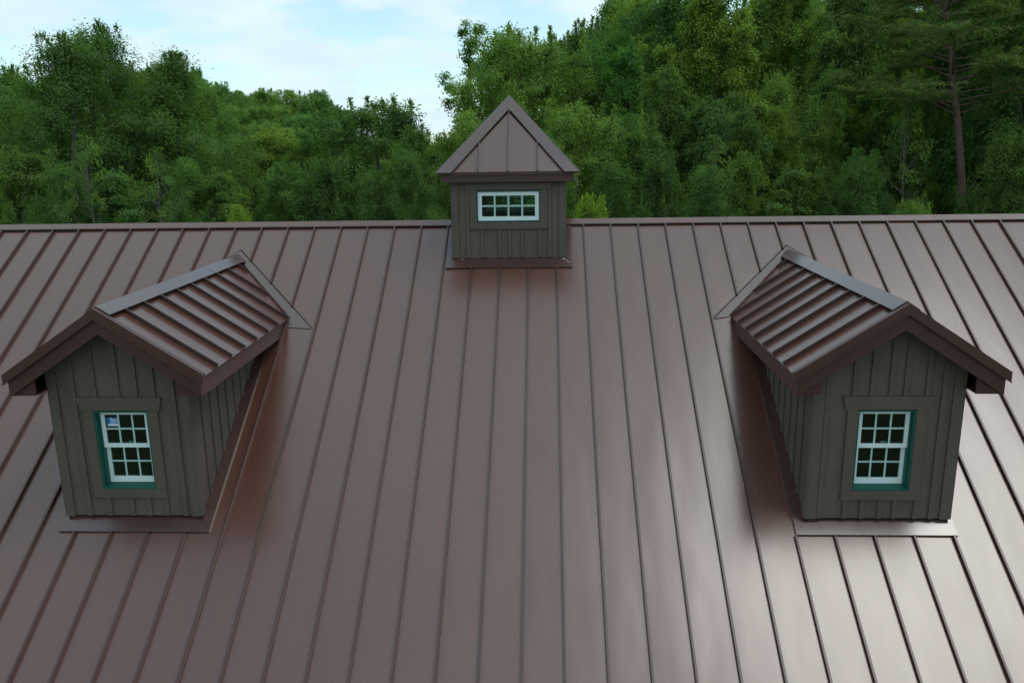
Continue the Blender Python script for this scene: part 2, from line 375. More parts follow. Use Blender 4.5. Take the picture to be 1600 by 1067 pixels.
# ------------------------------------------------------------------ dormers
DM = 0.653; ZR = -0.365; YF = -4.27; YO = -4.53; HW = 0.737; EW = 1.03
DA = math.atan(DM)
def dormer(cx, battens, inner, corner, label, sticker):
    W = lambda u, y, z: (cx + u, y, z)
    zroof = lambda u: ZR - DM * abs(u)
    zb = -2.673
    ow, ot, ob = 0.290, -1.471, -2.356          # window opening
    # body: front wall around the opening, side walls, back closed by the barn roof
    zt = lambda u: zroof(u) - 0.07
    P = [prism([W(-HW, YF, zb), W(-ow, YF, zb), W(-ow, YF, zt(ow)), W(-HW, YF, zt(HW))], (0, 0.09, 0)),
         prism([W(HW, YF, zb), W(ow, YF, zb), W(ow, YF, zt(ow)), W(HW, YF, zt(HW))], (0, 0.09, 0)),
         prism([W(-ow, YF, zb), W(ow, YF, zb), W(ow, YF, ob), W(-ow, YF, ob)], (0, 0.09, 0)),
         prism([W(-ow, YF, ot), W(ow, YF, ot), W(ow, YF, zt(ow)), W(0, YF, zt(0)), W(-ow, YF, zt(ow))], (0, 0.09, 0))]
    for s in (-1, 1):
        yb_ = (zt(HW)) / SL
        P.append(prism([W(s * HW, YF + 0.09, zb), W(s * HW, YF + 0.09, zt(HW)), W(s * HW, yb_ + 0.2, zt(HW)), W(s * HW, yb_ - 0.1, zt(HW) - 0.4)], (-s * 0.09, 0, 0)))
    d = solid('dormer', P, M['siding'], barn); d['label'] = label
    # dark room behind the window
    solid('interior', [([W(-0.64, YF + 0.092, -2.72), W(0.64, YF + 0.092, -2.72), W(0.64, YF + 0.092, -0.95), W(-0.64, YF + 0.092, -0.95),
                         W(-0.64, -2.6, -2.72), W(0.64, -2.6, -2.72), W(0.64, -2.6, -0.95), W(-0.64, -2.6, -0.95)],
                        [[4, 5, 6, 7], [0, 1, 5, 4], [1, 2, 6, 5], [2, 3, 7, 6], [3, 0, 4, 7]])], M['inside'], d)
    bt = 0.020
    # corner boards
    for s in (-1, 1):
        cw = corner
        a = sorted((s * (HW + 0.004), s * (HW - cw)))
        uo = min(abs(a[0]), abs(a[1]))
        solid('corner_board', [prism([W(a[0], YF - 0.022, zb - 0.004), W(a[1], YF - 0.022, zb - 0.004), W(a[1], YF - 0.022, zt(a[1]) - 0.0), W(a[0], YF - 0.022, zt(a[0]))], (0, 0.0218, 0))], M['board'], d)
        sx = sorted((s * (HW + 0.022), s * (HW + 0.0045)))
        box('corner_board', cx + sx[0], cx + sx[1], YF - 0.022, YF + 0.085, zb - 0.004, zt(HW), M['board'], d)
        # battens on the cheek
        y = YF + 0.27
        while y < -2.05:
            zlo = SL * (y + 0.05) + 0.01
            sx = sorted((s * (HW + bt), s * (HW - 0.001)))
            if -1.235 - zlo > 0.08: box('batten', cx + sx[0], cx + sx[1], y, y + 0.05, zlo, -1.20, M['board'], d)
            y += 0.235
    # battens on the front
    hz0, hz1 = -1.464, -1.322
    for u in battens:
        a, b = u - 0.0255, u + 0.0255
        segs = []
        if abs(u) < 0.43: segs = [(zb, -2.462), (hz1 + 0.001, None)]
        elif abs(u) < 0.47: segs = [(zb, hz0 + 0.02), (hz1 + 0.001, None)]
        else: segs = [(zb, None)]
        for z0, z1 in segs:
            if z1 is None:
                solid('batten', [prism([W(a, YF - bt, z0), W(b, YF - bt, z0), W(b, YF - bt, zt(b))] + ([W(0, YF - bt, zt(0))] if a < 0 < b else []) + [W(a, YF - bt, zt(a))], (0, bt - 0.0005, 0))], M['board'], d)
            else: box('batten', cx + a, cx + b, YF - bt, YF - 0.0005, z0, z1, M['board'], d)
    # window casing
    solid('head_casing', [prism([W(-0.425, YF - 0.034, hz0), W(0.425, YF - 0.034, hz0), W(0.432, YF - 0.034, hz0 + 0.03), W(0.456, YF - 0.034, hz1), W(-0.456, YF - 0.034, hz1), W(-0.432, YF - 0.034, hz0 + 0.03)], (0, 0.0335, 0))], M['board'], d)
    for s in (-1, 1):
        a = sorted((s * (ow + 0.002), s * 0.402))
        box('side_casing', cx + a[0], cx + a[1], YF - 0.028, YF - 0.0005, ob + 0.001, hz0 - 0.001, M['board'], d)
    box('sill_casing', cx - 0.402, cx + 0.402, YF - 0.030, YF - 0.0005, -2.460, ob - 0.001, M['board'], d)
    # green frame lining the opening, with stepped stops and a sloping sill
    G = []
    for s in (-1, 1):
        for (w0, w1, y0, y1) in ((ow - 0.014, ow - 0.001, YF - 0.02, YF + 0.10), (ow - 0.030, ow - 0.014, YF + 0.028, YF + 0.10)):
            a = sorted((s * w0, s * w1)); G.append(boxp(cx + a[0], cx + a[1], y0, y1, ob + 0.004, ot - 0.002))
    G.append(boxp(cx - ow + 0.014, cx + ow - 0.014, YF - 0.019, YF + 0.10, ot - 0.020, ot - 0.003))
    solid('window_frame', G, M['green'], d)
    solid('window_sill', [prism([W(-ow + 0.0145, YF - 0.026, ob + 0.003), W(-ow + 0.0145, YF - 0.026, ob + 0.018), W(-ow + 0.0145, YF + 0.12, ob + 0.046), W(-ow + 0.0145, YF + 0.12, ob + 0.003)], (2 * ow - 0.029, 0, 0))], M['green'], d)
    mid = -1.90
    x0, x1 = cx - ow + 0.031, cx + ow - 0.031
    gx0, gz1, pw, ph = sash('upper', cx, YF + 0.046, x0, x1, mid - 0.005, ot - 0.021, 0.040, 0.042, 0.046, 3, 2, 0.020, d)
    sash('lower', cx, YF + 0.080, x0, x1, ob + 0.040, mid + 0.03, 0.040, 0.035, 0.066, 3, 2, 0.020, d)
    # sash lock
    box('sash_lock', cx + 0.0, cx + 0.05, YF + 0.077, YF + 0.0795, mid + 0.046, mid + 0.058, M['white'], d, 0)
    if sticker:
        y = YF + 0.046 + 0.0105
        a, b = gx0 + 0.018, gx0 + pw + 0.004; t0, t1 = gz1 - 0.035, gz1 - ph + 0.018
        st = solid('sticker', [prism([(a, y, t0), (b, y, t0), (b, y, t1), (a, y, t1)], (0, 0.0010, 0))], M['sticker_blue'], d)
        st['label'] = 'small blue and white maker sticker on the upper left pane'
        w, h = b - a, t0 - t1
        Q = lambda p, q, k=0.0008: (a + p * w, y - k, t1 + q * h)
        solid('sticker_band', [prism([Q(0.06, 0.03), Q(0.97, 0.03), Q(0.97, 0.26), Q(0.75, 0.33), Q(0.45, 0.30), Q(0.06, 0.26)], (0, 0.0006, 0))], M['sticker_white'], d)
        solid('sticker_band', [prism([Q(0.14, 0.09, 0.0012), Q(0.9, 0.09, 0.0012), Q(0.9, 0.18, 0.0012), Q(0.14, 0.18, 0.0012)], (0, 0.0003, 0))], M['sticker_grey'], d)
        def stroke(pts, wd):
            out = []
            for p, q in zip(pts, pts[1:]):
                dx, dz = q[0] - p[0], q[1] - p[1]; L = math.hypot(dx, dz); nx, nz = -dz / L * wd, dx / L * wd
                out.append(prism([Q(p[0] + nx, p[1] + nz), Q(p[0] - nx, p[1] - nz), Q(q[0] - nx, q[1] - nz), Q(q[0] + nx, q[1] + nz)], (0, 0.0006, 0)))
            return out
        solid('sticker_lettering', stroke([(0.22, 0.90), (0.40, 0.92), (0.42, 0.6), (0.36, 0.47), (0.25, 0.46)], 0.035) +
              stroke([(0.50, 0.90), (0.55, 0.55), (0.70, 0.82), (0.76, 0.55), (0.93, 0.86)], 0.035) +
              stroke([(0.40, 0.36), (0.60, 0.46), (0.95, 0.50)], 0.03), M['sticker_white'], d)
    # ---- roof of the dormer
    n = lambda s: Vector((s * math.sin(DA), 0, math.cos(DA)))
    def R(s, u, y, h=0.0): return Vector(W(s * u, y, zroof(u))) + n(s) * h
    uv = lambda y: (ZR - SL * y) / DM
    RY0, RSP = -4.51, 0.4064
    ribs = [RY0 + 0.36 + RSP * k for k in range(9)]
    edges = [RY0] + ribs + [-0.5]
    def clip(poly, c):
        out = []
        f = lambda p: c - (p[1] * SL + DM * p[0])
        for p, q in zip(poly, poly[1:] + poly[:1]):
            a, b = f(p), f(q)
            if a >= 0: out.append(p)
            if (a < 0) != (b < 0):
                t = a / (a - b); out.append((p[0] + (q[0] - p[0]) * t, p[1] + (q[1] - p[1]) * t))
        return out
    for s in (-1, 1):
        for ya, yb in zip(edges, edges[1:]):
            pl = clip([(0.0, ya + 0.001), (EW, ya + 0.001), (EW, yb - 0.001), (0.0, yb - 0.001)], ZR - 0.012)
            if len(pl) >= 3:
                tl = rnd.gauss(0, 0.0012)
                solid('roof_panel', [prism([R(s, u, y, tl * (1 if y > (ya + yb) / 2 else -1)) for u, y in pl], -n(s) * 0.012)], M['roof'], d)
        for y in ribs:
            ue = min(EW, uv(y) - 0.075)
            if ue < 0.2: continue
            P = []
            for (a, b, h0, h1) in ((-0.006, 0.006, -0.002, 0.033), (-0.010, 0.009, 0.033, 0.046)):
                P.append(prism([R(s, 0.06, y + a, h0), R(s, 0.06, y + b, h0), R(s, 0.06, y + b, h1), R(s, 0.06, y + a, h1)], R(s, ue, y) - R(s, 0.06, y)))
            solid('standing_seam', P, M['rib'], d)
        # rake: metal trim with a lip, painted board below
        z1 = ZR + 0.046; z2 = ZR - 0.062
        solid('rake_trim', [prism([W(0, YO - 0.02, z1), W(s * 1.044, YO - 0.02, z1 - DM * 1.044), W(s * 1.044, YO - 0.02, z2 - DM * 1.044), W(0, YO - 0.02, z2)], (0, 0.062, 0)),
                            prism([W(0, YO - 0.037, z2 + 0.012), W(s * 1.044, YO - 0.037, z2 + 0.012 - DM * 1.044), W(s * 1.044, YO - 0.037, z2 - DM * 1.044 - 0.001), W(0, YO - 0.037, z2 - 0.001)], (0, 0.0165, 0))], M['trim'], d)
        z3, z4 = ZR - 0.05, ZR - 0.222
        solid('rake_board', [prism([W(0, YO + 0.002, z3), W(s * 1.0, YO + 0.002, z3 - DM), W(s * 1.0, YO + 0.002, z4 - DM), W(0, YO + 0.002, z4)], (0, 0.03, 0))], M['trim'], d)
        # boxed eave: return, soffit, fascia
        zs = z4 - DM
        solid('eave_return', [prism([W(s * 0.745, YO + 0.034, zs + 0.002), W(s * 0.975, YO + 0.034, zs + 0.002), W(s * 0.975, YO + 0.034, zs + 0.10), W(s * 0.745, YO + 0.034, zs + 0.22)], (0, 0.02, 0))], M['trim'], d)
        solid('soffit', [prism([W(s * 0.742, YO + 0.055, zs + 0.006), W(s * 0.974, YO + 0.055, zs + 0.006), W(s * 0.974, -1.86, zs + 0.006), W(s * 0.742, -1.86, zs + 0.006)], (0, 0, 0.015))], M['trim'], d)
        solid('rake_soffit', [prism([W(0, YO + 0.033, z3 - 0.03), W(s * 0.97, YO + 0.033, z3 - 0.03 - DM * 0.97), W(s * 0.97, YO + 0.033, z3 - 0.05 - DM * 0.97), W(0, YO + 0.033, z3 - 0.05)], (0, 0.26, 0))], M['trim'], d)
        zf = ZR - DM * 1.0 - 0.016
        solid('fascia', [prism([W(s * 0.976, YO + 0.0325, zs), W(s * 0.976, YO + 0.0325, zf), W(s * 0.976, zf / SL, zf), W(s * 0.976, zs / SL, zs)], (s * 0.024, 0, 0))], M['trim'], d)
        solid('eave_drip', [prism([R(s, EW - 0.02, YO + 0.045, -0.014), R(s, EW + 0.006, YO + 0.045, -0.014), R(s, EW + 0.006, YO + 0.045, -0.034), R(s, EW - 0.02, YO + 0.045, -0.034)], (0, zroof(EW) / SL - YO - 0.06, 0))], M['trim'], d)
        # valley flashing lying on the barn roof, with a black strip painting the shadow gap uphill
        reach = inner[1]
        y_in = lambda u: (ZR - DM * u) / SL + 0.015
        vo = lambda u: VAL0 - VALK * u
        pts = [(0, vo(0)), (reach, vo(reach)), (EW + 0.02, vo(reach) + 0.03), (EW + 0.02, y_in(EW) - 0.02), (0, y_in(0) - 0.01)]
        solid('valley_flashing', [prism([S(cx + s * u, y, 0.012) for u, y in pts], S(0, 0, -0.009) - S(0, 0, 0))], M['cap'], d)
        solid('shadow_gap_strip', [prism([S(cx, vo(0) + 0.012, 0.002), S(cx + s * reach, vo(reach) + 0.012, 0.002), S(cx + s * reach, vo(reach) + 0.030, 0.002), S(cx, vo(0) + 0.030, 0.002)], S(0, 0, 0.004) - S(0, 0, 0))], M['gap_shade'], d)
        # thin upstand where the dormer sheets meet the valley
        solid('valley_upstand', [prism([S(cx + s * 0.02, y_in(0.02) - 0.005, 0.012), S(cx + s * (EW + 0.01), y_in(EW + 0.01) - 0.005, 0.012), S(cx + s * (EW + 0.01), y_in(EW + 0.01) - 0.012, 0.030), S(cx + s * 0.02, y_in(0.02) - 0.012, 0.030)], S(0, 0.012) - S(0, 0))], M['cap'], d)
    # ridge cap in two lengths
    for y0, y1, dh in ((YO + 0.043, -1.75, 0.0), (-1.76, -0.475, 0.002)):
        h = 0.051 + dh
        a = [R(-1, 0.105, y0, h - 0.012), R(-1, 0.105, y0, h), Vector(W(0, y0, ZR + h / math.cos(DA))), R(1, 0.105, y0, h), R(1, 0.105, y0, h - 0.012), Vector(W(0, y0, ZR + h / math.cos(DA) - 0.012))]
        solid('ridge_cap', [prism(a, (0, y1 - y0, 0))], M['cap'], d)
    for s in (-1, 1):
        solid('ridge_closure', [prism([R(s, 0.072, YO + 0.05, 0.001), R(s, 0.096, YO + 0.05, 0.001), R(s, 0.096, YO + 0.05, 0.033), R(s, 0.072, YO + 0.05, 0.033)], (0, 3.6, 0))], M['dark'], d)
    # flashing round the foot of the walls
    ul, ur = (-0.790, 0.865) if inner[0] > 0 else (-0.865, 0.795)
    hb = 0.026
    def sheet(nm, pts, h=hb, m='cap'): return solid(nm, [prism([S(cx + u, y, h) for u, y in pts], S(0, 0, -0.022) - S(0, 0, 0))], M[m], d)
    sheet('apron_flashing', [(ul, APY), (ur, APY), (ur - 0.12 if inner[0] > 0 else ur - 0.05, YF + 0.02), (ul + 0.05 if inner[0] > 0 else ul + 0.12, YF + 0.02)])
    for s, e in ((1, ur), (-1, -ul)):
        k = 0.12 if e > 0.82 else 0.05
        sheet('side_flashing', [(s * e, APY + 0.003), (s * e, -1.75), (s * (HW - 0.01), -1.75), (s * (HW - 0.01), YF + 0.022), (s * (e - k), YF + 0.022)], hb - 0.001)
    box('base_upstand', cx - HW + 0.035, cx + HW - 0.03, YF + 0.012, YF + 0.05, zb - 0.09, zb + 0.01, M['dark'], d)
    box('base_strip', cx - HW + 0.028, cx + HW - 0.022, YF - 0.004, YF + 0.011, zb - 0.04, zb - 0.022, M['trim'], d, 0)
    return d
dormer(LDX, (-0.483, -0.257, -0.006, 0.187, 0.375, 0.583), (1, 1.38), 0.085, 'left dormer with olive board and batten walls and a blue sticker on its window', True)
dormer(RDX, (-0.608, -0.345, -0.168, 0.02, 0.168, 0.385, 0.547), (-1, 1.25), 0.098, 'right dormer with olive board and batten walls and clear window panes', False)

# ------------------------------------------------------------------ cupola
def cupola():
    cx, yf, hw = CUX, CUYF, CUH
    yc = yf + hw
    zb, zt = -0.372, 0.735
    wx0, wx1, wz0, wz1 = cx - 0.450, cx + 0.446, 0.142, 0.573
    P = [boxp(cx - hw, wx0, yf, yf + 0.09, zb, zt), boxp(wx1, cx + hw, yf, yf + 0.09, zb, zt), boxp(wx0, wx1, yf, yf + 0.09, zb, wz0), boxp(wx0, wx1, yf, yf + 0.09, wz1, zt)]
    yb = yc + hw
    P += [boxp(cx - hw, wx0, yb - 0.09, yb, zb, zt), boxp(wx1, cx + hw, yb - 0.09, yb, zb, zt), boxp(wx0, wx1, yb - 0.09, yb, zb, wz0), boxp(wx0, wx1, yb - 0.09, yb, wz1, zt)]
    for s in (-1, 1):
        a = sorted((cx + s * hw, cx + s * (hw - 0.09))); P.append(boxp(a[0], a[1], yf + 0.09, yb - 0.09, zb, zt))
    d = solid('cupola', P, M['siding'], barn)
    d['label'] = 'square cupola with a pyramid roof and an eight pane window astride the ridge'
    box('floor', cx - hw + 0.09, cx + hw - 0.09, yf + 0.09, yb - 0.09, 0.05, 0.07, M['inside'], d, 0)
    bt = 0.018
    for s in (-1, 1):
        a = sorted((cx + s * (hw + 0.003), cx + s * (hw - 0.083)))
        for ya, yb2 in ((yf - 0.022, yf - 0.0005), (yb + 0.0005, yb + 0.022)): box('corner_board', a[0], a[1], ya, yb2, zb - 0.004, zt - 0.03, M['board'], d)
        a = sorted((cx + s * (hw + 0.022), cx + s * (hw + 0.0035)))
        for ya in (yf - 0.021, yb - 0.07): box('corner_board', a[0], a[1], ya, ya + 0.09, zb - 0.004, zt - 0.03, M['board'], d)
        for k in range(5):
            y = yf + 0.24 + k * 0.26; a2 = sorted((cx + s * (hw + bt), cx + s * (hw + 0.0005)))
            box('batten', a2[0], a2[1], y, y + 0.05, max(zb, SL * (0.1 - abs(y + 0.05 - 0.1)) + 0.03), zt - 0.03, M['board'], d)
    for u in (-0.583, 0.584): box('batten', cx + u - 0.028, cx + u + 0.028, yf - bt, yf - 0.0005, zb, 0.585, M['board'], d)
    for u in (-0.381, -0.133, 0.010, 0.191, 0.441): box('batten', cx + u - 0.024, cx + u + 0.024, yf - bt, yf - 0.0005, zb, 0.036, M['board'], d)
    box('head_casing', cx - 0.612, cx + 0.602, yf - 0.026, yf - 0.0005, 0.588, zt - 0.03, M['board'], d)
    box('side_casing', cx - 0.552, wx0 - 0.002, yf - 0.026, yf - 0.0005, 0.131, 0.586, M['board'], d)
    box('side_casing', wx1 + 0.002, cx + 0.552, yf - 0.026, yf - 0.0005, 0.131, 0.586, M['board'], d)
    box('sill_casing', cx - 0.552, cx + 0.552, yf - 0.031, yf - 0.0005, 0.037, 0.130, M['board'], d)
    for (yy, sgn) in ((yf, 1), (yb, -1)):
        y0, y1 = sorted((yy - sgn * 0.012, yy + sgn * 0.07))
        G = [boxp(wx0 + 0.001, wx0 + 0.013, y0, y1, wz0 + 0.001, wz1 - 0.001), boxp(wx1 - 0.013, wx1 - 0.001, y0, y1, wz0 + 0.001, wz1 - 0.001),
             boxp(wx0 + 0.013, wx1 - 0.013, y0, y1, wz0 + 0.001, wz0 + 0.013), boxp(wx0 + 0.013, wx1 - 0.013, y0, y1, wz1 - 0.013, wz1 - 0.001)]
        solid('window_frame', G, M['green'], d)
        sash('w', cx, yy + 0.006 if sgn > 0 else yy - 0.04, wx0 + 0.0135, wx1 - 0.0135, wz0 + 0.0135, wz1 - 0.0135, 0.057, 0.053, 0.058, 4, 2, 0.026, d)
    # fascia and soffit
    fw = 0.925
    for s in (-1, 1):
        box('fascia', cx - fw, cx + fw, *sorted((yc + s * fw, yc + s * (fw - 0.025))), 0.700, 0.812, M['trim'], d)
        box('fascia', *sorted((cx + s * fw, cx + s * (fw - 0.025))), yc - fw + 0.026, yc + fw - 0.026, 0.700, 0.811, M['trim'], d)
    solid('soffit', [boxp(cx - fw + 0.026, cx + fw - 0.026, yc - fw + 0.026, yc + fw - 0.026, 0.708, 0.724)], M['trim'], d)
    # pyramid roof
    B, z0, za = 0.955, 0.842, 1.862
    drop = [(cx - B, yc - B), (cx + B, yc - B), (cx + B, yc + B), (cx - B, yc + B)]
    solid('eave_trim', [prism([(x, y, 0.802) for x, y in drop], (0, 0, 0.036))], M['trim'], d)
    A = math.atan2(za - z0, B)
    def face(rot):
        c, s = math.cos(rot), math.sin(rot)
        def F(t, q, h=0.0):      # t along the eave, q up the slope 0..1, h along the normal
            x, y, z = t, -B * (1 - q) - h * math.sin(A), z0 + (za - z0) * q + h * math.cos(A)
            return Vector((cx + x * c - y * s, yc + x * s + y * c, z))
        return F
    hips = {}
    for k in range(4):
        F = face(k * math.pi / 2)
        nn = F(0, 0, 1) - F(0, 0, 0)
        xs = [-B, -0.413, 0, 0.413, B]
        for a, b in zip(xs, xs[1:]):
            q = lambda t: 1 - abs(t) / B
            pts = [F(a, 0), F(b, 0)] + ([F(b, q(b))] if q(b) > 0.001 else []) + ([F(a, q(a))] if q(a) > 0.001 else [])
            solid('roof_panel', [prism(pts, -nn * 0.01)], M['roof'], d)
        for t in xs[1:4]:
            q1 = 1 - abs(t) / B - 0.12
            solid('standing_seam', [prism([F(t - 0.007, 0, -0.001), F(t + 0.007, 0, -0.001), F(t + 0.007, 0, 0.034), F(t - 0.007, 0, 0.034)], F(t, q1) - F(t, 0))], M['rib'], d)
        wv = 0.195; h = 0.036
        for s in (-1, 1):
            hip = (k + (1 if s > 0 else 0)) % 4
            E = B + 0.028
            p = [F(s * E, -0.028, h), F(s * (E - wv), -0.028, h), F(0, 1 - (wv - 0.0) / E + 0.028, h), F(0, 1.028, h)]
            hips.setdefault(hip, []).append(prism(p, -nn * 0.022))
            p = [F(s * (B - wv + 0.012), 0.0, 0.001), F(s * (B - wv + 0.028), 0.0, 0.001), F(0, 1 - (wv - 0.028) / B, 0.001), F(0, 1 - (wv - 0.012) / B, 0.001)]
            solid('hip_closure', [prism(p, nn * 0.012)], M['dark'], d)
    for k in range(4): solid('hip_cap', hips[k], M['cap'], d)
    # flashing at its foot
    fl, fr, fy = -0.902, 0.902, -0.800
    solid('apron_flashing', [prism([S(cx + fl, fy, 0.03), S(cx + fr, fy, 0.03), S(cx + hw, yf + 0.02, 0.03), S(cx - hw, yf + 0.02, 0.03)], S(0, 0, -0.024) - S(0, 0, 0))], M['cap'], d)
    for s in (-1, 1):
        solid('side_flashing', [prism([S(cx + s * 0.902, fy + 0.003, 0.029), S(cx + s * 0.902, -0.01, 0.029), S(cx + s * (hw - 0.01), -0.01, 0.029), S(cx + s * (hw - 0.002), yf + 0.022, 0.029)], S(0, 0, -0.024) - S(0, 0, 0))], M['cap'], d)
    for dx, dy, dr in ((hw - 0.005, -0.655, 0.009), (hw + 0.03, -0.69, 0.006), (hw + 0.05, -0.715, 0.005), (hw - 0.03, -0.652, 0.006), (-hw + 0.12, -0.648, 0.007)):
        c = S(cx + dx, dy, 0.032); ring = [c + Vector((dr * 1.4 * math.cos(q), dr * SC * math.sin(q), dr * SS * math.sin(q))) for q in (0.3, 1.4, 2.6, 3.6, 4.7, 5.6)]
        solid('sealant_dab', [(ring + [c + Vector((0, -SS, SC)) * dr * 0.6], [[k, (k + 1) % 6, 6] for k in range(6)])], M['sticker_white'], d, True)
    box('base_upstand', cx - hw + 0.04, cx + hw - 0.03, yf + 0.012, yf + 0.05, zb - 0.09, zb + 0.01, M['dark'], d, 0)
    box('base_strip', cx - hw + 0.03, cx + hw - 0.025, yf - 0.002, yf + 0.011, zb - 0.038, zb - 0.022, M['trim'], d, 0)
cupola()

# ------------------------------------------------------------------ trees
def tube(path, radii, sides=6):
    path = [Vector(p) for p in path]; vs, fs = [], []
    ref = Vector((0.3, 0.9, 0.2))
    for i, p in enumerate(path):
        d = (path[min(i + 1, len(path) - 1)] - path[max(i - 1, 0)]).normalized()
        a = d.cross(ref)
        if a.length < 1e-3: a = d.cross(Vector((1, 0, 0)))
        a.normalize(); b = d.cross(a)
        for k in range(sides):
            t = 2 * math.pi * k / sides
            vs.append(p + (a * math.cos(t) + b * math.sin(t)) * radii[i])
    for i in range(len(path) - 1):
        for k in range(sides):
            q = (k + 1) % sides
            fs.append([i * sides + k, i * sides + q, (i + 1) * sides + q, (i + 1) * sides + k])
    return vs, fs
def mesh_from(name, parts, mat):
    vs, fs = [], []
    for v, f in parts:
        k = len(vs); vs += [tuple(p) for p in v]; fs += [[i + k for i in q] for q in f]
    me = bpy.data.meshes.new(name); me.from_pydata(vs, [], fs)
    me.polygons.foreach_set('use_smooth', [True] * len(me.polygons)); me.materials.append(mat); return me

def leaves_mesh(name, C, N, A, L, Wd, T, mat, fold=0.25):
    """two triangles per leaf, folded along the midrib.  C centre, N normal, A axis (n,3); L, Wd, T (n,)"""
    n = len(C)
    A = A - N * (A * N).sum(1, keepdims=True); A /= np.linalg.norm(A, axis=1, keepdims=True) + 1e-9
    Bv = np.cross(N, A)
    V = np.empty((n, 4, 3), np.float32)
    V[:, 0] = C - A * (L * 0.5)[:, None]
    V[:, 1] = C + Bv * (Wd * 0.5)[:, None] + N * (Wd * fold)[:, None] - A * (L * 0.06)[:, None]
    V[:, 2] = C + A * (L * 0.5)[:, None] - N * (L * 0.08)[:, None]
    V[:, 3] = C - Bv * (Wd * 0.5)[:, None] + N * (Wd * fold)[:, None] - A * (L * 0.06)[:, None]
    me = bpy.data.meshes.new(name)
    me.vertices.add(n * 4); me.vertices.foreach_set('co', V.ravel())
    idx = (np.arange(n)[:, None] * 4 + np.array([0, 1, 2, 0, 2, 3])[None]).astype(np.int32)
    me.loops.add(n * 6); me.loops.foreach_set('vertex_index', idx.ravel())
    me.polygons.add(n * 2); me.polygons.foreach_set('loop_start', np.arange(n * 2, dtype=np.int32) * 3)
    me.update(calc_edges=True)
    at = me.attributes.new('tint', 'FLOAT', 'POINT'); at.data.foreach_set('value', np.repeat(T, 4).astype(np.float32))
    me.materials.append(mat); return me

def unit(v): return v / (np.linalg.norm(v, axis=-1, keepdims=True) + 1e-9)

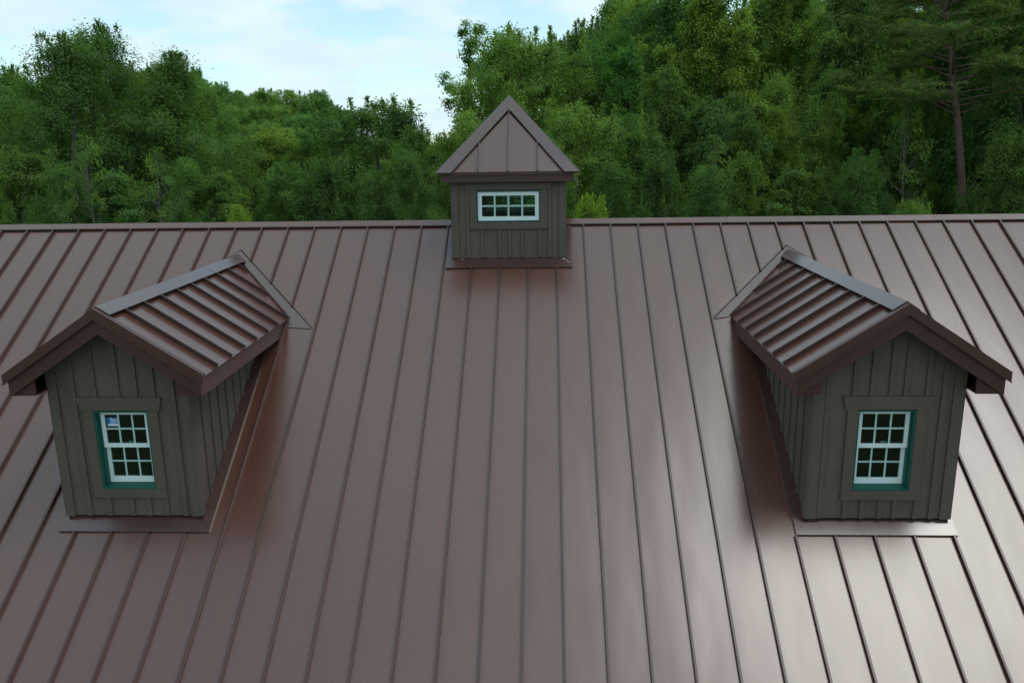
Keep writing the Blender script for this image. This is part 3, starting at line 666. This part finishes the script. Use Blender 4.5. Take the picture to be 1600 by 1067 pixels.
def broadleaf(seed, H, Rad, base, lobes, per, leaves, L, W, shape, cl_r=0.5, flat=0.6, lobe_k=(0.30, 0.46), up=0.6, bare=0.0, spray=0.0, limbs=16, sprigs=0, girth=1.0):
    """returns (trunk mesh, crown mesh) of a tree H tall with its foot at the origin"""
    rg = np.random.default_rng(seed)
    lob = []; ph = rg.uniform(0, 6.28, 3)
    for i in range(lobes):
        t = (i + rg.uniform(0.1, 0.9)) / lobes
        z = H * (base + (0.965 - base) * t)
        if shape == 'oak': r = math.sin(math.pi * min(0.985, 0.14 + 0.80 * t)) ** 0.62
        elif shape == 'tall': r = math.sin(math.pi * min(0.985, 0.10 + 0.86 * t)) ** 0.75 * (1.1 - 0.35 * t)
        elif shape == 'cone': r = (1 - t) ** 0.7 * 0.95 + 0.10
        else: r = math.cos(t * 1.45) ** 0.6
        an = i * 2.39996 + rg.uniform(-0.6, 0.6)
        r *= 1 + 0.32 * math.sin(2 * an + ph[0] + 3 * t) + 0.24 * math.sin(3 * an + ph[1] - 6 * t) + 0.10 * math.sin(9 * t + ph[2])
        rl = Rad * rg.uniform(*lobe_k) * (1.0 - 0.45 * t * (shape in ('tall', 'cone')))
        rr = max(0.0, Rad * r - rl * 0.75) * rg.uniform(0.45, 1.22)
        if shape == 'shrub' : z = max(z, rl * 0.5)
        lob.append((np.array([rr * math.cos(an), rr * math.sin(an), min(z, H - rl * 0.8)]), rl, rg.uniform(0, 1)))
    Cs, Ns, As, Ts = [], [], [], []
    for c, rl, lt in lob:
        d = unit(rg.normal(size=(per, 3)) + np.array([0, 0, 0.65]) + unit(np.array([c[0], c[1], 0.01])) * 0.45)
        cc = c + d * (rl * rg.uniform(0.45, 1.08, (per, 1))) * np.array([1, 1, 0.82])
        ct = np.clip(0.08 + 0.38 * lt + 0.48 * rg.uniform(0, 1, per) ** 1.6, 0, 1)
        keep = rg.uniform(0, 1, per) > bare
        for q, dd, tt in zip(cc[keep], d[keep], ct[keep]):
            n = int(leaves * rg.uniform(0.65, 1.3)); r = cl_r * rg.uniform(0.65, 1.35)
            off = rg.normal(size=(n, 3)) * np.array([r, r, r * flat]) * 0.62
            if spray: off = off + dd * np.abs(rg.normal(size=(n, 1))) * spray
            nn = unit(np.array([0, 0, up]) + dd * 0.5 + rg.normal(size=(n, 3)) * 0.36)
            Cs.append(q + off); Ns.append(nn)
            As.append(unit(off * np.array([1, 1, 0.3]) + rg.normal(size=(n, 3)) * 0.35 * r + dd * 0.2 * r + np.array([0, 0, -0.12 * r])))
            Ts.append(np.clip(tt + rg.normal(size=n) * 0.10, 0, 1))
    shoots = []
    for q in range(sprigs):       # upright leading shoots that break the outline
        c, rl, lt = lob[int(len(lob) * (0.45 + 0.55 * rg.uniform()) ) - 1]
        b = c + np.array([rg.normal() * rl * 0.5, rg.normal() * rl * 0.5, rl * 0.5]); ln = rg.uniform(0.07, 0.13) * H * (0.6 + 0.4 * b[2] / H)
        tip = b + np.array([rg.normal() * 0.22, rg.normal() * 0.22, 1.0]) * ln
        tip[2] = min(tip[2], H * 1.02)
        shoots.append((b, tip)); n = int(170 * ln / 1.5); g = rg.uniform(0, 1, n) ** 0.8
        dd = unit(rg.normal(size=(n, 3)) + np.array([0, 0, 0.5]))
        Cs.append(b + (tip - b) * g[:, None] + dd * (0.40 * (1.05 - g) + 0.06)[:, None] * np.abs(rg.normal(size=(n, 1))))
        Ns.append(unit(rg.normal(size=(n, 3)) + np.array([0, 0, 0.5]))); As.append(dd); Ts.append(np.clip(0.3 + 0.4 * rg.uniform() + rg.normal(size=n) * 0.1, 0, 1))
    C = np.concatenate(Cs); k = len(C)
    sc = rg.uniform(0.7, 1.3, k)
    crown = leaves_mesh('crown', C, np.concatenate(Ns), np.concatenate(As), L * sc, W * sc, np.concatenate(Ts), M['leaf'])
    # trunk, limbs to lobes, twigs
    parts = []
    lean = rg.normal(size=2) * 0.02 * H; r0 = (0.020 * H + 0.02) * girth
    tp = [Vector((lean[0] * (t ** 1.5) + 0.03 * Rad * math.sin(5 * t + seed), lean[1] * (t ** 1.5), H * 0.9 * t - 0.4)) for t in np.linspace(0, 1, 8)]
    if shape != 'shrub': parts.append(tube(tp, [r0 * (1.15 - 1.0 * t) + 0.012 for t in np.linspace(0, 1, 8)], 8))
    for b, tip in shoots: parts.append(tube([b, tip], [0.02, 0.005], 4))
    order = list(range(len(lob))); rg.shuffle(order)
    for j in order[:limbs]:
        c, rl, _ = lob[j]; e = Vector(c)
        t0 = max(0.06 if shape == 'shrub' else 0.16, min(0.9, (c[2] - 0.55 * math.hypot(c[0], c[1])) / (H * 0.9)))
        s = Vector((0.1 * c[0], 0.1 * c[1], 0)) if shape == 'shrub' else tp[0].lerp(tp[-1], t0)
        if shape != 'shrub':
            f = t0 * 7; i0 = min(6, int(f)); s = tp[i0].lerp(tp[i0 + 1], f - i0)
        m = s.lerp(e, 0.5) + Vector((0, 0, -0.12 * (e - s).length)) + Vector(rg.normal(size=3)) * 0.12 * rl
        rb = max(0.018, r0 * (1.0 - t0) * 0.42)
        parts.append(tube([s, m, e, e + (e - m).normalized() * rl * 0.7], [rb, rb * 0.65, rb * 0.35, 0.008], 5))
        for q in range(4):
            g = Vector(rg.normal(size=3)).normalized() * rl * 0.95
            st = m.lerp(e, rg.uniform(0.2, 1.0)); parts.append(tube([st, st + g * 0.5 + Vector((0, 0, 0.05)), st + g], [rb * 0.3, rb * 0.2, 0.006], 4))
    return mesh_from('trunk', parts, M['bark']), crown

def pine(seed, H, crown0, Rad):
    rg = np.random.default_rng(seed)
    parts, Cs, Ns, As, Ts = [], [], [], [], []
    tp = [Vector((0.13 * H * t + 0.07 * math.sin(8 * t), 0.1 * math.sin(5 * t), H * t - 0.4 * (t == 0))) for t in np.linspace(0, 1, 14)]
    parts.append(tube(tp, [0.165 * (1 - t) ** 0.7 + 0.02 for t in np.linspace(0, 1, 14)], 9))
    def at(t):
        f = t * 13; i = min(12, int(f)); return tp[i].lerp(tp[i + 1], f - i)
    nb = 64
    for i in range(nb):
        t = crown0 + (0.985 - crown0) * (i / nb); s = at(t)
        an = i * 2.39996 + rg.uniform(-0.5, 0.5); rel = (t - crown0) / (1 - crown0)
        ln = Rad * (0.55 + 0.6 * math.sin(math.pi * min(1, rel * 0.8 + 0.18))) * (1.05 - rel * 0.75) * rg.uniform(0.6, 1.15)
        dirv = Vector((math.cos(an), math.sin(an), rg.uniform(-0.18, 0.42) + 0.35 * rel))
        e = s + dirv * ln; m = s.lerp(e, 0.55) + Vector((0, 0, 0.08 * ln))
        rb = 0.016 + 0.016 * ln * 0.6
        parts.append(tube([s, m, e], [rb, rb * 0.6, 0.008], 5))
        if rel < 0.10 and i % 2 == 0:      # dead lower limbs
            for q in range(3):
                st = s.lerp(e, rg.uniform(0.4, 0.9)); g = Vector(rg.normal(size=3)) * 0.35; parts.append(tube([st, st + g], [0.012, 0.004], 4))
            continue
        for q in range(int(7 + ln * 6)):
            f = rg.uniform(0.22, 1.0) ** 0.7; b = s.lerp(m, f * 2) if f < 0.5 else m.lerp(e, f * 2 - 1)
            side = Vector((-dirv.y, dirv.x, 0)) * rg.normal() * 0.26 * ln * (0.4 + 0.6 * f) + Vector((0, 0, rg.uniform(-0.12, 0.42)))
            tip = b + side + dirv * 0.2
            parts.append(tube([b, tip], [0.010, 0.005], 4))
            n = 34; g = rg.uniform(0, 1, n) ** 0.6
            c0 = np.array(b)[None] + (np.array(tip - b)[None]) * g[:, None]
            dd = unit(rg.normal(size=(n, 3)) + np.array(side + dirv * 0.3)[None] * 0.9)
            Cs.append(c0 + dd * 0.11); As.append(dd); Ns.append(unit(rg.normal(size=(n, 3)) + np.array([0, 0, 0.4]))); Ts.append(np.clip(rg.uniform(0.1, 0.9) + rg.normal(size=n) * 0.1, 0, 1))
    C = np.concatenate(Cs); k = len(C)
    crown = leaves_mesh('crown', C, np.concatenate(Ns), np.concatenate(As), rg.uniform(0.20, 0.32, k), np.full(k, 0.028), np.concatenate(Ts), M['needle'], 0.1)
    return mesh_from('trunk', parts, M['pinebark']), crown

PROTO = {   # kind: (height, radius, trunk, crown)
    'oak': (14, 5.0, *broadleaf(1, 14, 5.0, 0.10, 110, 8, 92, 0.165, 0.10, 'oak', 0.52, 0.6, lobe_k=(0.10, 0.26), sprigs=40)),
    'oak2': (14, 4.6, *broadleaf(2, 14, 4.6, 0.08, 120, 7, 92, 0.155, 0.095, 'oak', 0.50, 0.6, lobe_k=(0.09, 0.25), sprigs=46)),
    'maple': (17, 4.4, *broadleaf(3, 17, 4.4, 0.08, 130, 7, 90, 0.18, 0.11, 'tall', 0.52, 0.65, lobe_k=(0.10, 0.27), sprigs=50)),
    'poplar': (18, 4.0, *broadleaf(4, 18, 4.0, 0.10, 120, 7, 88, 0.185, 0.12, 'tall', 0.50, 0.6, lobe_k=(0.10, 0.26), up=0.8, bare=0.06, sprigs=56)),
    'elm': (15, 4.4, *broadleaf(5, 15, 4.4, 0.08, 120, 7, 84, 0.15, 0.07, 'tall', 0.48, 0.75, lobe_k=(0.12, 0.27), up=0.4, spray=0.30, sprigs=46)),
    'locust': (15, 4.2, *broadleaf(6, 15, 4.2, 0.10, 115, 7, 80, 0.145, 0.065, 'cone', 0.46, 0.8, lobe_k=(0.12, 0.27), up=0.4, spray=0.32, sprigs=50)),
    'thin': (16, 2.4, *broadleaf(7, 16, 2.4, 0.18, 44, 7, 60, 0.16, 0.10, 'tall', 0.34, lobe_k=(0.16, 0.32), bare=0.2, limbs=36)),
    'shrub': (6, 3.2, *broadleaf(8, 6, 3.2, 0.04, 46, 9, 90, 0.13, 0.075, 'shrub', 0.40, 0.6, lobe_k=(0.14, 0.30))),
    'shrub2': (6, 2.8, *broadleaf(9, 6, 2.8, 0.04, 46, 8, 90, 0.13, 0.07, 'shrub', 0.38, 0.6, lobe_k=(0.14, 0.30), spray=0.15, sprigs=12)),
    'twiggy': (9, 2.6, *broadleaf(12, 9, 2.6, 0.25, 40, 6, 40, 0.14, 0.07, 'tall', 0.30, lobe_k=(0.16, 0.32), bare=0.72, limbs=40, girth=0.42)),
    'pine': (20, 3.6, *pine(10, 20, 0.60, 3.9)),
}
def pix_dir(px, py):
    d = CF + CR * ((px - 800) / FPX) - CU * ((py - 533.5) / FPX)
    return d / d.y
trnd = random.Random(5)
def tree(kind, px, top, D, wpx, hue, label, group, cat='tree', name='tree'):
    """D metres behind the camera plane along Y; top and width as seen give height and spread"""
    d = pix_dir(px, top)
    if kind == 'pine': d.x = pix_dir(px, 330).x
    x, y = CAM[0] + d.x * D, CAM[1] + D
    z0 = terrain(x, y) - 0.1; H = CAM[2] + d.z * D - z0
    h0, r0, tr, cr_ = PROTO[kind]
    r = wpx / FPX * D / 2 * 1.04
    e = empty(name, (x, y, z0)); tag(e, label, cat, group)
    a = trnd.uniform(0, 6.283)
    if kind == 'pine': a = 3.2
    tl = (0, 0) if kind == 'pine' else (trnd.gauss(0, 0.045), trnd.gauss(0, 0.045))
    for nm, me in (('trunk', tr), ('crown', cr_)):
        o = bpy.data.objects.new(nm, me); COL.objects.link(o); o.parent = e
        sz = H / h0; sx = min(max(r / r0, sz * {'pine': 0.9, 'oak': 0.72, 'oak2': 0.72}.get(kind, 0.60)), sz * 1.5)
        o.scale = (sx, sx, sz); o.rotation_euler = (tl[0], tl[1], a)
        o.color = (*hue, 1)
    return e
GL, GR, GH, GU = 'trees at the wood edge left of the cupola', 'trees at the wood edge right of the cupola', 'trees on the far hill', 'bushes behind the barn ridge'
N_ = (1, 1, 1); DK = (0.76, 0.84, 0.88); YL = (1.45, 1.30, 0.95); BL = (0.85, 0.98, 1.05); BR = (1.25, 1.2, 1.0); VY = (1.7, 1.5, 0.85)
for a in (
    # kind, px, top, D, width, hue, label
    ('elm', 62, 62, 42, 230, DK, 'tall feathery dark tree second from the left edge, upright sprigs against the sky'),
    ('elm', 172, 44, 46, 230, DK, 'tallest tree of the left group, with a pointed ragged top'),
    ('locust', 246, 86, 47, 230, (0.8, 0.88, 0.85), 'feathery tree sloping down at the right end of the tall left group'),
    ('oak2', 0, 112, 48, 190, N_, 'mid green tree cut off by the left edge of the picture'),
    ('maple', 305, 122, 62, 120, N_, 'smaller green tree between the feathery left group and the far hill'),
    ('oak', 598, 163, 47, 215, DK, 'round dark oak with a broad crown between the far hill and the cupola'),
    ('oak2', 405, 206, 60, 170, YL, 'yellow green broad tree in the dip below the far hill'),
    ('oak', 330, 225, 55, 130, N_, 'mid green round tree in front of the dip, left of the yellow green one'),
    ('oak2', 478, 232, 58, 100, BR, 'light green small tree between the yellow green one and the round dark oak'),
): tree(*a, GL)
for a in (
    ('thin', 726, 22, 52, 95, BL, 'thin tall tree with a sparse see-through top left of the cupola peak'),
    ('oak', 812, 52, 45, 210, BR, 'big sunlit oak directly behind the cupola peak'),
    ('maple', 905, 40, 56, 130, N_, 'green tree right of the cupola oak, lower than the dark tree beside it'),
    ('oak2', 1022, -6, 50, 170, (0.62, 0.78, 0.86), 'tall blackish green tree with a rounded top breaking the sky right of the cupola'),
    ('poplar', 1128, -25, 46, 150, YL, 'yellow green upright tree right of the blackish round one'),
    ('poplar', 1225, -70, 52, 150, BR, 'loose tall tree with sky showing through its top, right of the yellow green upright one'),
    ('maple', 1335, -60, 46, 170, N_, 'broad mid green tree left of the bare-trunked pine'),
    ('maple', 1420, -90, 56, 160, BL, 'tall tree standing behind the pine crown'),
    ('oak2', 1590, -60, 40, 170, DK, 'dark tree cut off by the right edge of the picture'),
    ('maple', 1530, -60, 52, 140, N_, 'tall green tree between the pine trunk and the right edge'),
    ('poplar', 1190, 155, 40, 110, YL, 'shorter yellow green tree with a pointed top in the middle of the right wood'),
    ('maple', 1285, 160, 39, 120, BR, 'shorter light green tree left of the pine trunk'),
    ('oak', 1090, 160, 41, 150, DK, 'lower dark tree in front of the yellow green upright one'),
    ('oak2', 975, 190, 40, 150, (0.8, 0.9, 0.9), 'lower dark green tree right of the cupola oak'),
    ('oak', 880, 170, 38, 100, BR, 'small lit tree just right of the cupola roof'),
): tree(*a, GR)
p = tree('pine', 1545, -95, 37, 300, (2.5, 2.5, 1.5), 'tall pine with a bare brown trunk and sparse flat branches at the right', None, 'pine tree', 'pine_tree')
# young trees and bushes showing along the ridge
for (k, px, top, D, w, hue, lab) in (
    ('maple', 905, 312, 27, 75, VY, 'bright yellow green bush just over the ridge right of the cupola'),
    ('locust', 366, 330, 27, 40, VY, 'bright green bush tip over the ridge below the yellow green tree'),
):
    tree(k, px, top, D, w, hue, lab, GU, 'bush', 'bush')
GS = 'young trees along the wood edge behind the ridge'
for (k, px, top, D, w, hue, lab) in (
    ('maple', 20, 235, 36, 150, N_, 'young leafy tree at the left picture edge just over the ridge'),
    ('elm', 105, 262, 35, 140, DK, 'feathery young tree low under the second tall tree from the left'),
    ('poplar', 195, 265, 35, 150, (0.85, 0.95, 1.0), 'low young tree under the tallest tree of the left group'),
    ('elm', 275, 255, 36, 130, (0.9, 1.0, 0.9), 'feathery pale young tree under the right end of the left group'),
    ('poplar', 345, 268, 36, 120, N_, 'young tree above the small bright bush tip'),
    ('oak2', 430, 262, 38, 130, (0.8, 0.92, 0.9), 'young tree low in front of the yellow green tree'),
    ('maple', 505, 255, 37, 120, DK, 'dark young tree at the left foot of the round oak'),
    ('elm', 580, 275, 36, 120, DK, 'dark young tree at the foot of the round oak'),
    ('elm', 660, 240, 37, 120, DK, 'dark feathery young tree between the round oak and the cupola'),
    ('elm', 960, 262, 35, 130, (0.8, 0.9, 0.9), 'dark young tree just right of the bright bush by the cupola'),
    ('maple', 1030, 250, 36, 120, DK, 'dark young tree below the blackish round topped tree'),
    ('elm', 1105, 265, 35, 130, (0.85, 0.95, 1.0), 'feathery young tree low below the yellow green upright tree'),
    ('maple', 1175, 245, 36, 110, BR, 'lighter young tree below the pointed yellow green tree'),
    ('poplar', 1250, 262, 35, 130, N_, 'young tree low in the middle of the right wood'),
    ('maple', 1325, 240, 35, 120, (0.85, 0.95, 1.0), 'young tree two crowns left of the pine trunk'),
    ('elm', 1372, 255, 34, 120, DK, 'dark young tree next left of the pine trunk'),
    ('elm', 1425, 318, 30, 60, BR, 'light young tree lowest over the ridge left of the pine foot'),
    ('maple', 1612, 215, 34, 130, N_, 'green young tree right of the pine trunk'),
    ('elm', 1640, 290, 33, 90, BR, 'light young tree at the right picture edge just over the ridge'),
): tree(k, px, top, D, w, hue, lab, GS, 'young tree', 'young_tree')
for (px, top, D, lab) in ((128, 205, 33, 'half bare grey sapling with thin twigs below the two tallest left trees'), (232, 225, 33.5, 'half bare sapling with thin twigs below the right end of the left group'),
        (1436, 150, 35, 'half bare sapling with pale dead twigs just left of the pine trunk'), (1130, 205, 35, 'half bare sapling low in the right wood under the yellow green tree')):
    tree('twiggy', px, top, D, 80, N_, lab, 'half bare saplings at the wood edge', 'sapling', 'sapling')
# far hill, left of the cupola: trees rising behind the dip
for i, (px, top, D, w, hue, k) in enumerate((
    (262, 112, 120, 80, BL, 'maple'), (300, 118, 125, 70, BL, 'oak2'), (335, 132, 118, 70, DK, 'oak'), (372, 146, 130, 75, N_, 'oak2'), (408, 141, 135, 70, BR, 'maple'),
    (446, 144, 140, 75, BR, 'oak2'), (492, 152, 128, 74, DK, 'oak'), (390, 166, 112, 80, N_, 'oak'), (432, 168, 114, 78, BR, 'maple'), (476, 180, 110, 80, BL, 'oak'), (345, 166, 106, 80, N_, 'oak2'),
    (512, 192, 116, 70, N_, 'oak2'), (410, 192, 98, 86, N_, 'oak'), (455, 204, 94, 84, BR, 'oak2'), (505, 214, 96, 84, N_, 'oak'), (360, 196, 92, 86, BL, 'maple'), (545, 214, 110, 70, BR, 'oak2'),
    (310, 150, 104, 84, N_, 'oak'), (280, 160, 96, 84, DK, 'oak2'))):
    lab = 'dark round tree ending the far hilltop at the right against the sky' if i == 6 else 'leafy tree on the far hill in the gap left of the round oak'
    tree(k, px, top, D, w, (hue[0] * 1.25, hue[1] * 1.22, hue[2] * 1.3), lab, GH)  # hue lightened to paint distance haze into the crowns
# the wood behind: rows that close the gaps
R2 = random.Random(77)
def row(x0, x1, D, top, step, w, lab, grp, kinds=('oak', 'oak2', 'maple', 'maple', 'elm'), hues=None):
    px = x0
    while px < x1:
        t = top(px) if callable(top) else top
        tree(R2.choice(kinds), px + R2.uniform(-12, 12), t + R2.uniform(-18, 18), D + R2.uniform(-3, 3), w * R2.uniform(0.85, 1.2),
             tuple(c * R2.uniform(0.85, 1.1) for c in R2.choice(hues or (N_, DK, BL, N_, BR))), lab, grp)
        px += step
lw = 'tree standing back in the wood behind the front trees left of the cupola'
rw = 'tree standing back in the wood behind the front trees right of the cupola'
row(-80, 320, 58, 140, 78, 130, lw, 'trees deep in the left wood')
row(-80, 300, 75, 120, 85, 120, lw, 'trees deep in the left wood')
row(255, 545, 150, lambda p: 122 + max(0, p - 275) * 0.16, 22, 62, 'leafy tree on the far hill in the gap left of the round oak', GH)
row(330, 720, 66, 262, 62, 105, lw, 'trees deep in the left wood')
row(530, 720, 60, 200, 42, 110, lw, 'trees deep in the left wood')
row(840, 1680, 60, lambda p: 75 if p < 960 else 15, 95, 150, rw, 'trees deep in the right wood')
row(830, 1700, 76, lambda p: 90 if p < 980 else 5, 90, 130, rw, 'trees deep in the right wood')
row(980, 1700, 96, -5, 90, 120, rw, 'trees deep in the right wood')
row(940, 1680, 44, lambda p: R2.uniform(40, 190), 66, 95, 'slim tree among the close trees of the right wood, below the tallest crowns', 'slim trees in the right wood', ('poplar', 'maple', 'elm', 'poplar'), (N_, DK, BL, BR, YL, BR))
